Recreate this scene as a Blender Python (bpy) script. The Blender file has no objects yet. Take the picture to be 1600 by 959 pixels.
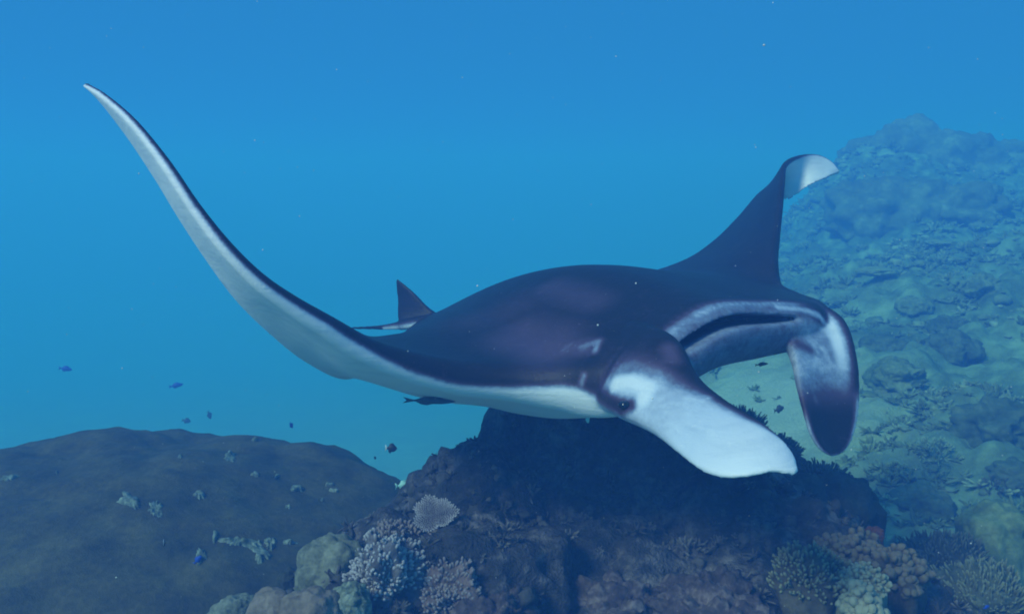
import bpy, bmesh, math, random
import numpy as np
from mathutils import Vector, Matrix
from mathutils.bvhtree import BVHTree
from mathutils.kdtree import KDTree

scene = bpy.context.scene
COL = scene.collection
random.seed(7)
RNG = np.random.default_rng(7)

# ------------------------------------------------------------------ camera
F = 1386.0                                   # focal length in pixels of the 1600 px photograph
PITCH = math.radians(7.4)
CAMZ = 2.2
cam_d = bpy.data.cameras.new("camera")
cam_d.lens = 36.0 * F / 1600.0
cam_d.clip_start = 0.05
cam_d.clip_end = 400.0
cam = bpy.data.objects.new("camera", cam_d)
cam.location = (0, 0, CAMZ)
cam.rotation_euler = (math.pi / 2 - PITCH, 0, 0)
COL.objects.link(cam)
scene.camera = cam


def P(px, py, d):
    """world point seen at photograph pixel (px, py), d metres deep along the view axis"""
    x = (px - 800.0) / F * d
    zc = -(py - 479.5) / F * d
    return np.array((x, d * math.cos(PITCH) + zc * math.sin(PITCH),
                     CAMZ - d * math.sin(PITCH) + zc * math.cos(PITCH)))


# ------------------------------------------------------------------ world: open water seen from below the surface
WORLD_STRENGTH = 1.0
world = bpy.data.worlds.new("World")
scene.world = world
world.use_nodes = True
nt = world.node_tree
nt.nodes.clear()
wo = nt.nodes.new("ShaderNodeOutputWorld")
bg = nt.nodes.new("ShaderNodeBackground")
bg.inputs[1].default_value = WORLD_STRENGTH
tc = nt.nodes.new("ShaderNodeTexCoord")
sx = nt.nodes.new("ShaderNodeSeparateXYZ")
mr = nt.nodes.new("ShaderNodeMapRange")
mr.inputs[1].default_value = -1.0
mr.inputs[2].default_value = 1.0
rp = nt.nodes.new("ShaderNodeValToRGB")
nt.links.new(tc.outputs["Generated"], sx.inputs[0])
nt.links.new(sx.outputs[2], mr.inputs[0])
nt.links.new(mr.outputs[0], rp.inputs[0])
nt.links.new(rp.outputs[0], bg.inputs[0])
nt.links.new(bg.outputs[0], wo.inputs[0])
WORLD_RAMP = [(0.0, (0.020, 0.11, 0.19)), (0.42, (0.020, 0.17, 0.36)), (0.52, (0.020, 0.200, 0.49)),
              (0.66, (0.022, 0.200, 0.52)), (1.0, (0.10, 0.34, 0.72))]
el = rp.color_ramp.elements
while len(el) < len(WORLD_RAMP):
    el.new(0.5)
for e, (p_, c_) in zip(el, WORLD_RAMP):
    e.position = p_
    e.color = (*c_, 1)

# ------------------------------------------------------------------ sun
sun_d = bpy.data.lights.new("sun", "SUN")
sun_d.energy = 3.05
sun_d.angle = math.radians(14)
sun_d.color = (1.0, 0.90, 0.93)
sun = bpy.data.objects.new("sun", sun_d)
SUN_FROM = Vector((-0.75, -0.80, 0.88)).normalized()
sun.rotation_euler = SUN_FROM.to_track_quat('Z', 'Y').to_euler()
COL.objects.link(sun)

scene.view_settings.view_transform = 'Standard'
scene.view_settings.look = 'None'
scene.view_settings.exposure = 0.0
scene.view_settings.gamma = 1.0
scene.render.engine = 'CYCLES'
cy = scene.cycles
cy.max_bounces = 8
cy.diffuse_bounces = 3
cy.glossy_bounces = 2
cy.volume_bounces = 3
cy.use_denoising = True
cy.filter_width = 1.9
HAZE_DENSITY = 0.138
HAZE_COLOR = (0.056, 0.182, 0.510)
HAZE_ABSORB = (0.20, 0.80, 0.93)


# ------------------------------------------------------------------ numpy noise
def _hash(i, j, k, seed):
    n = (i * 73856093) ^ (j * 19349663) ^ (k * 83492791) ^ (seed * 2654435761)
    n = (n ^ (n >> 13)) * 1274126177
    n = n ^ (n >> 16)
    return (n & 0xFFFFFF).astype(np.float64) / float(0xFFFFFF)


def vnoise(Q, seed=0):
    Q = np.asarray(Q, float)
    I = np.floor(Q).astype(np.int64)
    f = Q - I
    f = f * f * f * (f * (f * 6 - 15) + 10)
    out = 0.0
    for a in (0, 1):
        wa = f[:, 0] if a else 1 - f[:, 0]
        for b in (0, 1):
            wb = f[:, 1] if b else 1 - f[:, 1]
            for c in (0, 1):
                wc = f[:, 2] if c else 1 - f[:, 2]
                out = out + wa * wb * wc * _hash(I[:, 0] + a, I[:, 1] + b, I[:, 2] + c, seed)
    return out * 2 - 1


def fbm(Q, octv=4, seed=0, gain=0.5, lac=2.03):
    Q = np.asarray(Q, float)
    s = 0.0
    a = 1.0
    for o in range(octv):
        s = s + a * vnoise(Q, seed + o * 17)
        Q = Q * lac + 11.3
        a *= gain
    return s


def worley(Q, seed=0):
    """distance to the nearest jittered cell point"""
    Q = np.asarray(Q, float)
    I = np.floor(Q).astype(np.int64)
    best = np.full(len(Q), 9.0)
    for a in (-1, 0, 1):
        for b in (-1, 0, 1):
            for c in (-1, 0, 1):
                J = I + np.array((a, b, c))
                pt = J + np.stack([_hash(J[:, 0], J[:, 1], J[:, 2], seed + s) for s in (1, 2, 3)], 1)
                d = ((Q - pt) ** 2).sum(1)
                best = np.minimum(best, d)
    return np.sqrt(best)


def smooth(a, b, x):
    t = np.clip((x - a) / (b - a), 0, 1)
    return t * t * (3 - 2 * t)


# ------------------------------------------------------------------ materials
def nodes(mat):
    mat.use_nodes = True
    t = mat.node_tree
    t.nodes.clear()
    out = t.nodes.new("ShaderNodeOutputMaterial")
    b = t.nodes.new("ShaderNodeBsdfPrincipled")
    t.links.new(b.outputs[0], out.inputs[0])
    return t, b


def noise_node(t, scale, detail=4, rough=0.55, vec=None, dist=0.0):
    n = t.nodes.new("ShaderNodeTexNoise")
    n.inputs["Scale"].default_value = scale
    n.inputs["Detail"].default_value = detail
    n.inputs["Roughness"].default_value = rough
    n.inputs["Distortion"].default_value = dist
    if vec is not None:
        t.links.new(vec, n.inputs["Vector"])
    return n.outputs["Fac"]


def ramp(t, fac, stops, interp='LINEAR'):
    r = t.nodes.new("ShaderNodeValToRGB")
    e = r.color_ramp.elements
    r.color_ramp.interpolation = interp
    while len(e) < len(stops):
        e.new(0.5)
    for q, (p, c) in zip(e, stops):
        q.position = p
        q.color = (*c, 1)
    t.links.new(fac, r.inputs[0])
    return r.outputs[0]


def mixc(t, a, b, fac, mode='MIX'):
    m = t.nodes.new("ShaderNodeMix")
    m.data_type = 'RGBA'
    m.blend_type = mode
    for sock, v in ((m.inputs[0], fac), (m.inputs[6], a), (m.inputs[7], b)):
        if isinstance(v, (int, float)):
            sock.default_value = v
        elif isinstance(v, tuple):
            sock.default_value = (*v, 1)
        else:
            t.links.new(v, sock)
    return m.outputs[2]


def math_node(t, op, a, b=None, clamp=False):
    m = t.nodes.new("ShaderNodeMath")
    m.operation = op
    m.use_clamp = clamp
    for i, v in enumerate((a, b)):
        if v is None:
            continue
        if isinstance(v, (int, float)):
            m.inputs[i].default_value = v
        else:
            t.links.new(v, m.inputs[i])
    return m.outputs[0]


def bump(t, b, height, strength=0.5, dist=0.01):
    n = t.nodes.new("ShaderNodeBump")
    n.inputs["Strength"].default_value = strength
    n.inputs["Distance"].default_value = dist
    t.links.new(height, n.inputs["Height"])
    t.links.new(n.outputs[0], b.inputs["Normal"])


def geo_pos(t):
    g = t.nodes.new("ShaderNodeNewGeometry")
    return g.outputs["Position"]


def coral_mat(name, dark, mid, light, s1=6, s2=38, tip=None, bstr=0.6, bdist=0.01, pore=110, rough=0.85):
    m = bpy.data.materials.new(name)
    t, b = nodes(m)
    pos = geo_pos(t)
    n1 = noise_node(t, s1, 5, 0.6, pos)
    n2 = noise_node(t, s2, 5, 0.65, pos)
    n3 = noise_node(t, pore, 2, 0.6, pos)
    f = math_node(t, 'ADD', math_node(t, 'MULTIPLY', n1, 0.6), math_node(t, 'MULTIPLY', n2, 0.4))
    c = ramp(t, f, [(0.34, dark), (0.50, mid), (0.66, light)])
    if tip is not None:
        a = t.nodes.new("ShaderNodeAttribute")
        a.attribute_name = "tip"
        c = mixc(t, c, tip, a.outputs["Fac"])
    t.links.new(c, b.inputs["Base Color"])
    b.inputs["Roughness"].default_value = rough
    b.inputs["Specular IOR Level"].default_value = 0.25
    h = math_node(t, 'ADD', math_node(t, 'MULTIPLY', n2, 1.0), math_node(t, 'MULTIPLY', n3, 0.5))
    bump(t, b, h, bstr, bdist)
    return m


M = {}
M['rock'] = coral_mat("turf_rock", (0.010, 0.012, 0.013), (0.055, 0.052, 0.058), (0.27, 0.235, 0.24), 4, 24, bstr=1.0, bdist=0.03, pore=90)
M['brown'] = coral_mat("brown_massive", (0.026, 0.023, 0.009), (0.068, 0.057, 0.020), (0.125, 0.105, 0.040), 4.0, 34, bstr=0.6, bdist=0.012, pore=120)
M['dead'] = coral_mat("dead_coral_white", (0.04, 0.05, 0.035), (0.16, 0.19, 0.14), (0.40, 0.44, 0.35), 18, 70, bstr=0.9, bdist=0.01)
M['seabed'] = None
M['pale_lump'] = coral_mat("pale_lumpy", (0.06, 0.07, 0.055), (0.17, 0.18, 0.13), (0.32, 0.33, 0.26), 12, 60)
M['boulder'] = coral_mat("tan_boulder", (0.10, 0.08, 0.06), (0.19, 0.15, 0.115), (0.30, 0.24, 0.19), 12, 60)
M['knob'] = coral_mat("knobby", (0.05, 0.045, 0.05), (0.12, 0.11, 0.12), (0.22, 0.20, 0.21), 9, 60, tip=(0.42, 0.40, 0.42))
M['knob_pink'] = coral_mat("knobby_pink", (0.05, 0.035, 0.035), (0.13, 0.09, 0.085), (0.24, 0.17, 0.16), 9, 60, tip=(0.26, 0.22, 0.23))
M['finger'] = coral_mat("finger_tan", (0.03, 0.025, 0.018), (0.085, 0.07, 0.045), (0.15, 0.125, 0.08), 9, 60, tip=(0.27, 0.26, 0.15))
M['finger_pale'] = coral_mat("finger_pale", (0.07, 0.07, 0.05), (0.19, 0.19, 0.13), (0.34, 0.34, 0.24), 9, 60, tip=(0.36, 0.36, 0.24))
M['lobe'] = coral_mat("lobed_brown", (0.025, 0.022, 0.016), (0.065, 0.054, 0.038), (0.13, 0.105, 0.075), 14, 60, tip=(0.16, 0.135, 0.095))
M['lobe_pale'] = coral_mat("lobed_pale", (0.10, 0.11, 0.08), (0.24, 0.26, 0.19), (0.38, 0.40, 0.30), 9, 60, tip=(0.30, 0.31, 0.22))
M['red'] = coral_mat("red_brown", (0.05, 0.018, 0.012), (0.12, 0.04, 0.03), (0.19, 0.07, 0.05), 14, 60)
M['table'] = coral_mat("table_lilac", (0.07, 0.055, 0.065), (0.13, 0.105, 0.12), (0.2, 0.165, 0.185), 14, 70, tip=(0.55, 0.52, 0.56))
M['dark'] = coral_mat("dark_coral", (0.014, 0.018, 0.016), (0.035, 0.04, 0.034), (0.075, 0.08, 0.065), 9, 60, tip=(0.13, 0.14, 0.11))
M['slope'] = coral_mat("slope_coral", (0.05, 0.075, 0.04), (0.12, 0.165, 0.08), (0.24, 0.30, 0.155), 5, 30, tip=(0.36, 0.44, 0.25))
M['mound'] = coral_mat('mound_coral', (0.06, 0.08, 0.045), (0.13, 0.17, 0.09), (0.28, 0.35, 0.20), 1.6, 9, bdist=.05)  # paled towards the water colour, so part of the haze is in the tone
M['growth'] = coral_mat('growth', (0.018, 0.02, 0.016), (0.05, 0.048, 0.045), (0.13, 0.115, 0.115), 3, 26, tip=(0.22, 0.20, 0.19))
M['olive'] = coral_mat('olive_coral', (0.03, 0.035, 0.02), (0.08, 0.09, 0.055), (0.15, 0.165, 0.10), 8, 40, tip=(0.20, 0.22, 0.14))
M['slope_dark'] = coral_mat('slope_dark', (0.03, 0.048, 0.026), (0.07, 0.10, 0.052), (0.14, 0.18, 0.095), 5, 24, tip=(0.16, 0.19, 0.11))
M['crust'] = coral_mat("pink_crust", (0.03, 0.022, 0.024), (0.085, 0.062, 0.066), (0.24, 0.19, 0.19), 12, 50)


def plain(name, c, rough=0.5, spec=0.4, c2=None, scale=30):
    m = bpy.data.materials.new(name)
    t, b = nodes(m)
    if c2 is None:
        c2 = tuple(min(1, v * 1.5) for v in c)
    n = noise_node(t, scale, 3, 0.5, geo_pos(t))
    t.links.new(ramp(t, n, [(0.35, c), (0.65, c2)]), b.inputs["Base Color"])
    b.inputs["Roughness"].default_value = rough
    b.inputs["Specular IOR Level"].default_value = spec
    return m


M['fish_dark'] = plain("fish_black", (0.012, 0.012, 0.016))
M['fish_white'] = plain("fish_white", (0.7, 0.72, 0.72))
M['fish_pale'] = plain("fish_pale", (0.30, 0.62, 0.62), c2=(0.45, 0.75, 0.72))
M['fish_blue'] = plain("fish_blue", (0.01, 0.05, 0.42), c2=(0.02, 0.08, 0.55))
M['fish_grey'] = plain("fish_grey", (0.07, 0.08, 0.09))
M['fish_slate'] = plain("fish_slate", (0.035, 0.045, 0.06))
M['speck'] = plain("speck", (0.6, 0.6, 0.55))
M['eye'] = plain("eye", (0.004, 0.004, 0.006), rough=0.12, spec=0.7)


# ------------------------------------------------------------------ mesh helpers
def mesh_from(name, V, Fc, mat=None, smooth_=True, tip=None):
    me = bpy.data.meshes.new(name)
    V = np.asarray(V, np.float64)
    if isinstance(Fc, np.ndarray):
        n = Fc.shape[1]
        me.vertices.add(len(V))
        me.vertices.foreach_set("co", V.astype(np.float32).ravel())
        me.loops.add(Fc.size)
        me.loops.foreach_set("vertex_index", Fc.astype(np.int32).ravel())
        me.polygons.add(len(Fc))
        me.polygons.foreach_set("loop_start", np.arange(0, Fc.size, n, dtype=np.int32))
        me.update(calc_edges=True)
        me.validate()
    else:
        me.from_pydata(V.tolist(), [], [tuple(int(i) for i in f) for f in Fc])
        me.update()
    if tip is not None:
        a = me.attributes.new("tip", 'FLOAT', 'POINT')
        a.data.foreach_set("value", np.asarray(tip, np.float32))
    if mat is not None:
        me.materials.append(mat)
    if smooth_:
        me.polygons.foreach_set("use_smooth", np.ones(len(me.polygons), bool))
    return me


def mk(name, V, Fc, mat, base=None, parent=None, tip=None, smooth_=True):
    """link one mesh object whose origin sits at base (default: centre of its foot)"""
    V = np.asarray(V, float)
    if base is None:
        base = np.array((V[:, 0].mean(), V[:, 1].mean(), V[:, 2].min()))
    base = np.asarray(base, float)
    me = mesh_from(name, V - base, Fc, mat, smooth_, tip)
    o = bpy.data.objects.new(name, me)
    COL.objects.link(o)
    if parent is not None:
        o.parent = parent
        o.location = Vector(base) - parent.location
    else:
        o.location = base
    return o


def empty(name, loc):
    o = bpy.data.objects.new(name, None)
    o.empty_display_size = 0.1
    o.location = loc
    COL.objects.link(o)
    return o


def tag(o, label=None, cat=None, group=None, kind=None):
    if label:
        o["label"] = label
    if cat:
        o["category"] = cat
    if group:
        o["group"] = group
    if kind:
        o["kind"] = kind
    return o


_ico = {}


def ico(sub):
    if sub not in _ico:
        bm = bmesh.new()
        bmesh.ops.create_icosphere(bm, subdivisions=sub, radius=1.0)
        V = np.array([v.co[:] for v in bm.verts])
        Fc = np.array([[v.index for v in f.verts] for f in bm.faces])
        bm.free()
        _ico[sub] = (V, Fc)
    return _ico[sub]


def lump(center, radii, sub=5, amp=0.15, freq=2.0, seed=0, bumps=(), power=2.0, flat=0.0):
    """noisy rounded boulder; bumps = [(frequency per metre, amplitude in metres), ...] of cellular knobs"""
    V, Fc = ico(sub)
    N = V / np.linalg.norm(V, axis=1)[:, None]
    r = 1 + amp * fbm(N * freq + seed * 3.7, 4, seed)
    if power != 2.0:
        r = r / (np.abs(N) ** power).sum(1) ** (1 / power)
    Q = N * r[:, None] * np.asarray(radii)
    nn = N / np.asarray(radii)
    nn /= np.linalg.norm(nn, axis=1)[:, None]
    C = np.asarray(center)
    for i, (fr, am) in enumerate(bumps):
        w = worley((Q + C) * fr, seed + i * 5)
        Q = Q + nn * (am * (1 - np.clip(w, 0, 1) ** 2 * 1.4))[:, None]
    return Q + C, Fc.copy()


def join(parts):
    Vs, Fs, Ts = [], [], []
    off = 0
    for p in parts:
        Vs.append(p[0])
        Fs.append(p[1] + off)
        Ts.append(p[2] if len(p) > 2 else np.zeros(len(p[0])))
        off += len(p[0])
    return np.vstack(Vs), np.vstack(Fs), np.concatenate(Ts)


def frame_of(d):
    d = d / np.linalg.norm(d)
    a = np.array((0, 0, 1.0)) if abs(d[2]) < 0.9 else np.array((1.0, 0, 0))
    x = np.cross(a, d)
    x /= np.linalg.norm(x)
    return x, np.cross(d, x), d


def finger(p0, d, length, r0, r1, sides=6, rings=4, bulb=0.0, bend=0.0):
    """one tapered knob with a rounded end (quads as triangles pairs)"""
    x, y, z = frame_of(d)
    V, T = [], []
    bx, by = RNG.normal(0, bend, 2)
    prof = []
    for i in range(rings):
        t = i / (rings - 1)
        prof.append((t * 0.86, r0 + (r1 - r0) * t + bulb * r1 * math.sin(t * math.pi * 0.85), t ** 2))
    prof.append((0.96, prof[-1][1] * 0.68, 1.0))
    for (t, r, tp) in prof:
        c = p0 + z * length * t + (x * bx + y * by) * length * t * t
        for k in range(sides):
            a = 2 * math.pi * k / sides
            V.append(c + (x * math.cos(a) + y * math.sin(a)) * r)
            T.append(tp)
    V.append(p0 + z * length + (x * bx + y * by) * length)
    T.append(1.0)
    n = len(prof)
    Fq = []
    for i in range(n - 1):
        for k in range(sides):
            a, b = i * sides + k, i * sides + (k + 1) % sides
            c, d_ = a + sides, b + sides
            Fq.append((a, b, d_))
            Fq.append((a, d_, c))
    top = len(V) - 1
    for k in range(sides):
        Fq.append(((n - 1) * sides + k, (n - 1) * sides + (k + 1) % sides, top))
    return np.array(V), np.array(Fq), np.array(T)


def colony(name, center, R, n, flen, r0, r1, mat, base_mat, label, cat, group=None, bulb=0.0, up=0.5,
           seed=0, squash=0.75, bend=0.15, part='branch', tilt=None, base_depth=0.5, lump_amp=0.2, cut=-0.1):
    """coral colony: a rounded base covered with knobs or fingers, and a foot that goes down to the rock"""
    center = np.asarray(center, float)
    R = np.asarray(R if hasattr(R, '__len__') else (R, R, R * squash), float)
    root = empty(name, (center[0], center[1], center[2] - R[2] * 0.5))
    tag(root, label, cat, group)
    V, Fc = lump(center, R * 0.92, 4, lump_amp, 1.6, seed, ((9 / max(R[0], 0.05) * 0.3, R[0] * 0.06),))
    lowm = V[:, 2] < center[2]
    V[lowm, 2] -= (center[2] - V[lowm, 2]) * base_depth / R[2]
    mk("base", V, Fc, base_mat, parent=root, tip=np.zeros(len(V)))
    parts = []
    ga = math.pi * (3 - math.sqrt(5))
    for i in range(n):
        z = 1 - (i + 0.5) / n * (1 - cut)
        rr = math.sqrt(max(0, 1 - z * z))
        th = ga * i
        nrm = np.array((rr * math.cos(th), rr * math.sin(th), z)) + RNG.normal(0, 0.05, 3)
        nrm /= np.linalg.norm(nrm)
        rad = 1 + lump_amp * fbm((nrm * 1.6 + seed * 3.7)[None], 4, seed)[0]
        p = center + nrm * R * 0.9 * rad
        d = nrm / R
        d = d / np.linalg.norm(d) + np.array((0, 0, up)) + RNG.normal(0, 0.16, 3)
        k = RNG.uniform(0.5, 1.35)
        v, f, tt = finger(p - d / np.linalg.norm(d) * flen * 0.2, d, flen * k, r0 * RNG.uniform(.85, 1.2), r1 * RNG.uniform(.8, 1.2),
                          bulb=bulb, bend=bend)
        parts.append((v, f, tt))
    V, Fc, T = join(parts)
    o = mk(part, V, Fc, mat, parent=root, tip=T)
    o["kind"] = "stuff"
    return root


# ------------------------------------------------------------------ the sea floor
def hfloor(x, y):
    a = 1 / (1 + np.exp(-(x - (0.3 + 0.10 * y + 0.22 * np.clip(y - 10, 0, 30))) / 1.1))
    left = -1.3 - 0.12 * np.clip(y, 0, 40)
    right = 0.15 + 0.125 * (np.clip(y, 0, 13) - 4) + 0.06 * np.clip(y - 13, 0, 9) - 0.10 * np.clip(y - 24, 0, 40)
    h = left * (1 - a) + right * a
    h = h + 1.15 * np.exp(-((x - 10.8) / 3.2) ** 2 - ((y - 22.0) / 3.4) ** 2)
    h = h + 1.0 * np.exp(-((x - 8.0) / 1.4) ** 2 - ((y - 20.5) / 3.2) ** 2)
    h = h + 0.45 * np.exp(-((x - 14.6) / 3.0) ** 2 - ((y - 21.0) / 4) ** 2)
    h = h + 0.42 * np.exp(-((x - 1.55) / 0.8) ** 2 - ((y - 3.0) / 0.7) ** 2)
    h = h + 0.95 * np.exp(-((x + 0.35) / 0.6) ** 2 - ((y - 2.9) / 0.55) ** 2)
    h = h + 1.2 * np.exp(-((x - 0.4) / 1.2) ** 2 - ((y - 3.6) / 1.0) ** 2)
    h = np.where(y < 1.5, np.minimum(h, 0.2 + 0.0 * h), h)
    return h


def graded(lo, hi, step, far):
    c = list(np.arange(lo, hi, step))
    s, v = step, hi
    while v < far:
        c.append(v)
        s *= 1.25
        v += s
    c.append(far)
    s, v, l = step, lo, []
    while v > -far:
        s *= 1.25
        v -= s
        l.append(max(v, -far))
    return np.array(l[::-1] + c)


gx = graded(-4.0, 16.0, 0.055, 70)
gy = graded(1.5, 26.0, 0.06, 70)
X, Y = np.meshgrid(gx, gy)
xf, yf = X.ravel(), Y.ravel()
Q = np.stack([xf, yf, np.zeros_like(xf)], 1)
z = hfloor(xf, yf)
rough_r = smooth(-1.0, 2.0, xf)
sand = smooth(0.05, 0.5, fbm(Q * 0.45 + 5.1, 3, 40)) * np.exp(-((xf - 2.6) / 1.4) ** 2 - ((yf - 8.5) / 3.0) ** 2) * 1.6
sand = np.clip(sand + 1.1 * np.exp(-((xf - 2.5) / 0.8) ** 2 - ((yf - 8.8) / 2.0) ** 2), 0, 1)
leftw = 1 - smooth(-1.5, 1.0, xf - 0.12 * yf - 0.22 * np.clip(yf - 10, 0, 30))
sand = np.maximum(sand, 0.75 * leftw)
w1 = worley(Q * 1.1, 3)
w2 = worley(Q * 3.1 + fbm(Q * 2, 2, 9)[:, None] * 0.3, 5)
w3 = worley(Q * 8.5, 6)
relief = 0.30 * (0.6 - w1) + 0.16 * (0.6 - w2) + 0.04 * (0.6 - w3) + 0.16 * fbm(Q * 1.6, 4, 21, 0.5)
z = z + relief * (1 - 0.85 * sand) * (0.3 + 0.7 * rough_r) * (1 - 0.85 * leftw)
V = np.stack([xf, yf, z], 1)
ny, nx = X.shape
idx = np.arange(nx * ny).reshape(ny, nx)
Fc = np.stack([idx[:-1, :-1].ravel(), idx[:-1, 1:].ravel(), idx[1:, 1:].ravel(), idx[1:, :-1].ravel()], 1)
m = bpy.data.materials.new("seabed_mat")
t, b = nodes(m)
pos = geo_pos(t)
n1 = noise_node(t, 0.9, 5, 0.65, pos)
n2 = noise_node(t, 4.5, 5, 0.62, pos)
n3 = noise_node(t, 45, 3, 0.6, pos)
f = math_node(t, 'ADD', math_node(t, 'MULTIPLY', n1, 0.5), math_node(t, 'MULTIPLY', n2, 0.5))
c = ramp(t, f, [(0.34, (0.045, 0.070, 0.034)), (0.47, (0.11, 0.165, 0.078)), (0.56, (0.19, 0.28, 0.14)), (0.66, (0.30, 0.41, 0.22))])
a = t.nodes.new("ShaderNodeAttribute")
a.attribute_name = "tip"
sandc = ramp(t, n3, [(0.35, (0.36, 0.42, 0.33)), (0.6, (0.52, 0.57, 0.45))])
c = mixc(t, c, sandc, a.outputs["Fac"])
t.links.new(c, b.inputs["Base Color"])
b.inputs["Roughness"].default_value = 0.9
b.inputs["Specular IOR Level"].default_value = 0.2
bump(t, b, math_node(t, 'ADD', n2, math_node(t, 'MULTIPLY', n3, 0.4)), 0.8, 0.05)
M['seabed'] = m
fl = mk("seabed", V, Fc, m, base=(0, 0, 0), tip=sand * 0.85)
tag(fl, "rubble and sand seabed climbing into a reef slope on the right", kind="structure")
FLOOR = BVHTree.FromPolygons([tuple(v) for v in V[idx[::2, ::2].ravel()]],
                             [tuple(int(i) for i in q) for q in (lambda k: np.stack([k[:-1, :-1].ravel(), k[:-1, 1:].ravel(), k[1:, 1:].ravel(), k[1:, :-1].ravel()], 1))(np.arange(idx[::2, ::2].size).reshape(idx[::2, ::2].shape))])
CAM = Vector((0, 0, CAMZ))


def on_bvh(bvh, px, py):
    d = Vector(P(px, py, 1.0)) - CAM
    hit, nrm, i, dist = bvh.ray_cast(CAM, d.normalized(), 200)
    return hit, nrm


# small loose corals and rubble on the slope: nobody could count them
parts = []
iv, if_ = ico(2)
TUFTS = []
for k in range(14):
    tp_ = []
    for q in range(9 + 2 * (k % 3)):
        dr = np.array((RNG.normal(0, .8), RNG.normal(0, .8), RNG.uniform(.3, 1.0)))
        dr /= np.linalg.norm(dr)
        tp_.append(finger(dr * 0.1 + RNG.normal(0, .12, 3) * (1, 1, .2), dr, RNG.uniform(.7, 1.2), RNG.uniform(.10, .22), RNG.uniform(.06, .16), 5, 3, bend=.3))
    TUFTS.append(join(tp_))
cnt = 0
while cnt < 8000:
    yy = 3.0 + 22.0 * RNG.random() ** 1.35
    xx = RNG.uniform(0.05 * yy, 0.68 * yy)
    if 1.9 < xx < 3.2 and 7.2 < yy < 10.5 and RNG.random() < 0.9:
        continue
    dens = fbm(np.array([[xx * 0.8, yy * 0.8, 3.3]]), 2, 77)[0]
    if RNG.random() > 0.45 + 0.9 * dens:
        continue
    hit, nrm, _, _ = FLOOR.ray_cast(Vector((xx, yy, 9)), Vector((0, 0, -1)))
    if hit is None:
        continue
    r = (0.018 + 0.05 * RNG.random() ** 2.5) * (0.6 + yy / 13)
    tone = RNG.random() ** 3 * 0.8
    if cnt % 3:
        v, f_, tt = TUFTS[cnt % 14]
        an = RNG.uniform(0, 6.28)
        Rz = np.array(((math.cos(an), -math.sin(an), 0), (math.sin(an), math.cos(an), 0), (0, 0, 1)))
        parts.append((v @ Rz.T * np.array((r, r, r * RNG.uniform(.5, 1.0))) * 1.5 + np.array(hit), f_, tt * tone))
    else:
        R3 = np.array((r * RNG.uniform(.8, 1.6), r * RNG.uniform(.8, 1.6), r * RNG.uniform(.3, .8)))
        rr = 1 + 0.55 * vnoise(iv * 2.2 + cnt * 1.7, cnt)
        parts.append((iv * rr[:, None] * R3 + np.array(hit), if_, np.full(len(iv), tone)))
    cnt += 1
V, Fc, T = join(parts)
o = mk("coral_rubble", V, Fc, M['slope'], tip=T)
tag(o, "small pale corals and rubble strewn over the reef slope", "coral rubble", kind="stuff")

# ------------------------------------------------------------------ the big rock under the manta
bc = P(938, 830, 4.35)
bc[2] = 0.20
V1, F1 = lump(bc, (0.86, 0.80, 0.98), 7, 0.13, 1.7, 12, ((2.3, 0.14), (6.5, 0.07), (17, 0.03), (36, 0.012)), power=2.5)
V1 = V1 + (0.022 * fbm(V1 * 22, 3, 8))[:, None] * (V1 - bc)
dxr = (V1[:, 0] - bc[0])
V1[:, 2] -= 0.42 * np.clip(dxr - 0.12, 0, 2) ** 1.1 + 1.1 * np.clip(-dxr - 0.42, 0, 2)
V1[:, 0] += np.where(dxr > 0, dxr * 0.22, 0)
lowm = V1[:, 2] < 0
V1[lowm, 2] *= 3.0
parts = [(V1, F1)]
for (cc, rd, sd) in ((P(775, 860, 3.95), (0.33, 0.34, 0.36), 51), (P(1010, 985, 3.45), (0.62, 0.38, 0.26), 52),
                     (P(700, 985, 3.25), (0.40, 0.30, 0.34), 53), (P(1190, 900, 3.6), (0.34, 0.36, 0.28), 54), (P(1350, 1085, 3.2), (0.40, 0.34, 0.24), 55),
                     (P(610, 1050, 3.05), (0.34, 0.30, 0.24), 56)):
    v, f_ = lump(cc, rd, 6, 0.22, 1.7, sd, ((3.0, 0.10), (8, 0.05), (19, 0.02)))
    lowm = v[:, 2] < cc[2]
    v[lowm, 2] -= (cc[2] - v[lowm, 2]) * 2.0
    parts.append((v, f_))
V1, F1, _ = join(parts)
rock = mk("coral_rock", V1, F1, M['rock'], tip=np.zeros(len(V1)))
tag(rock, "large dark algae covered coral boulder directly beneath the manta ray", "coral boulder")
RV = V1
ROCK = BVHTree.FromPolygons(V1.tolist(), F1.tolist())

# turf, sponges and tiny corals grown over the rock
parts = []
pick = RNG.choice(len(RV), 9000, replace=False)
n_g = 0
for ii in pick:
    p = RV[ii]
    hit, nn, _, _ = ROCK.find_nearest(Vector(p))
    nn = np.array(nn)
    if p[2] < 0.1 or nn[1] > 0.45 or nn[2] < -0.35:
        continue
    dn = fbm(p[None] * 2.6, 3, 63)[0]
    if RNG.random() > 0.40 + 0.8 * dn:
        continue
    v, f_, tt = TUFTS[n_g % 14]
    x_, y_, z_ = frame_of(nn + np.array((0, 0, .4)) + RNG.normal(0, .2, 3))
    B_ = np.stack([x_, y_, z_], 0)
    r = 0.010 + 0.022 * RNG.random() ** 2
    tone = RNG.random() ** 2.5
    if n_g % 4 == 0:
        rr = 1 + 0.5 * vnoise(iv * 2.2 + n_g * 1.7, n_g)
        parts.append((iv * rr[:, None] * r * 1.3 * RNG.uniform(.6, 1.2, 3) + p, if_, np.full(len(iv), tone * .6)))
    else:
        parts.append(((v * r) @ B_ * 1.4 + p, f_, tt * tone))
    n_g += 1
V, Fc, T = join(parts)
o = mk("encrusting_growth", V, Fc, M['growth'], parent=rock, tip=T)
o["kind"] = "stuff"

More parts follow.
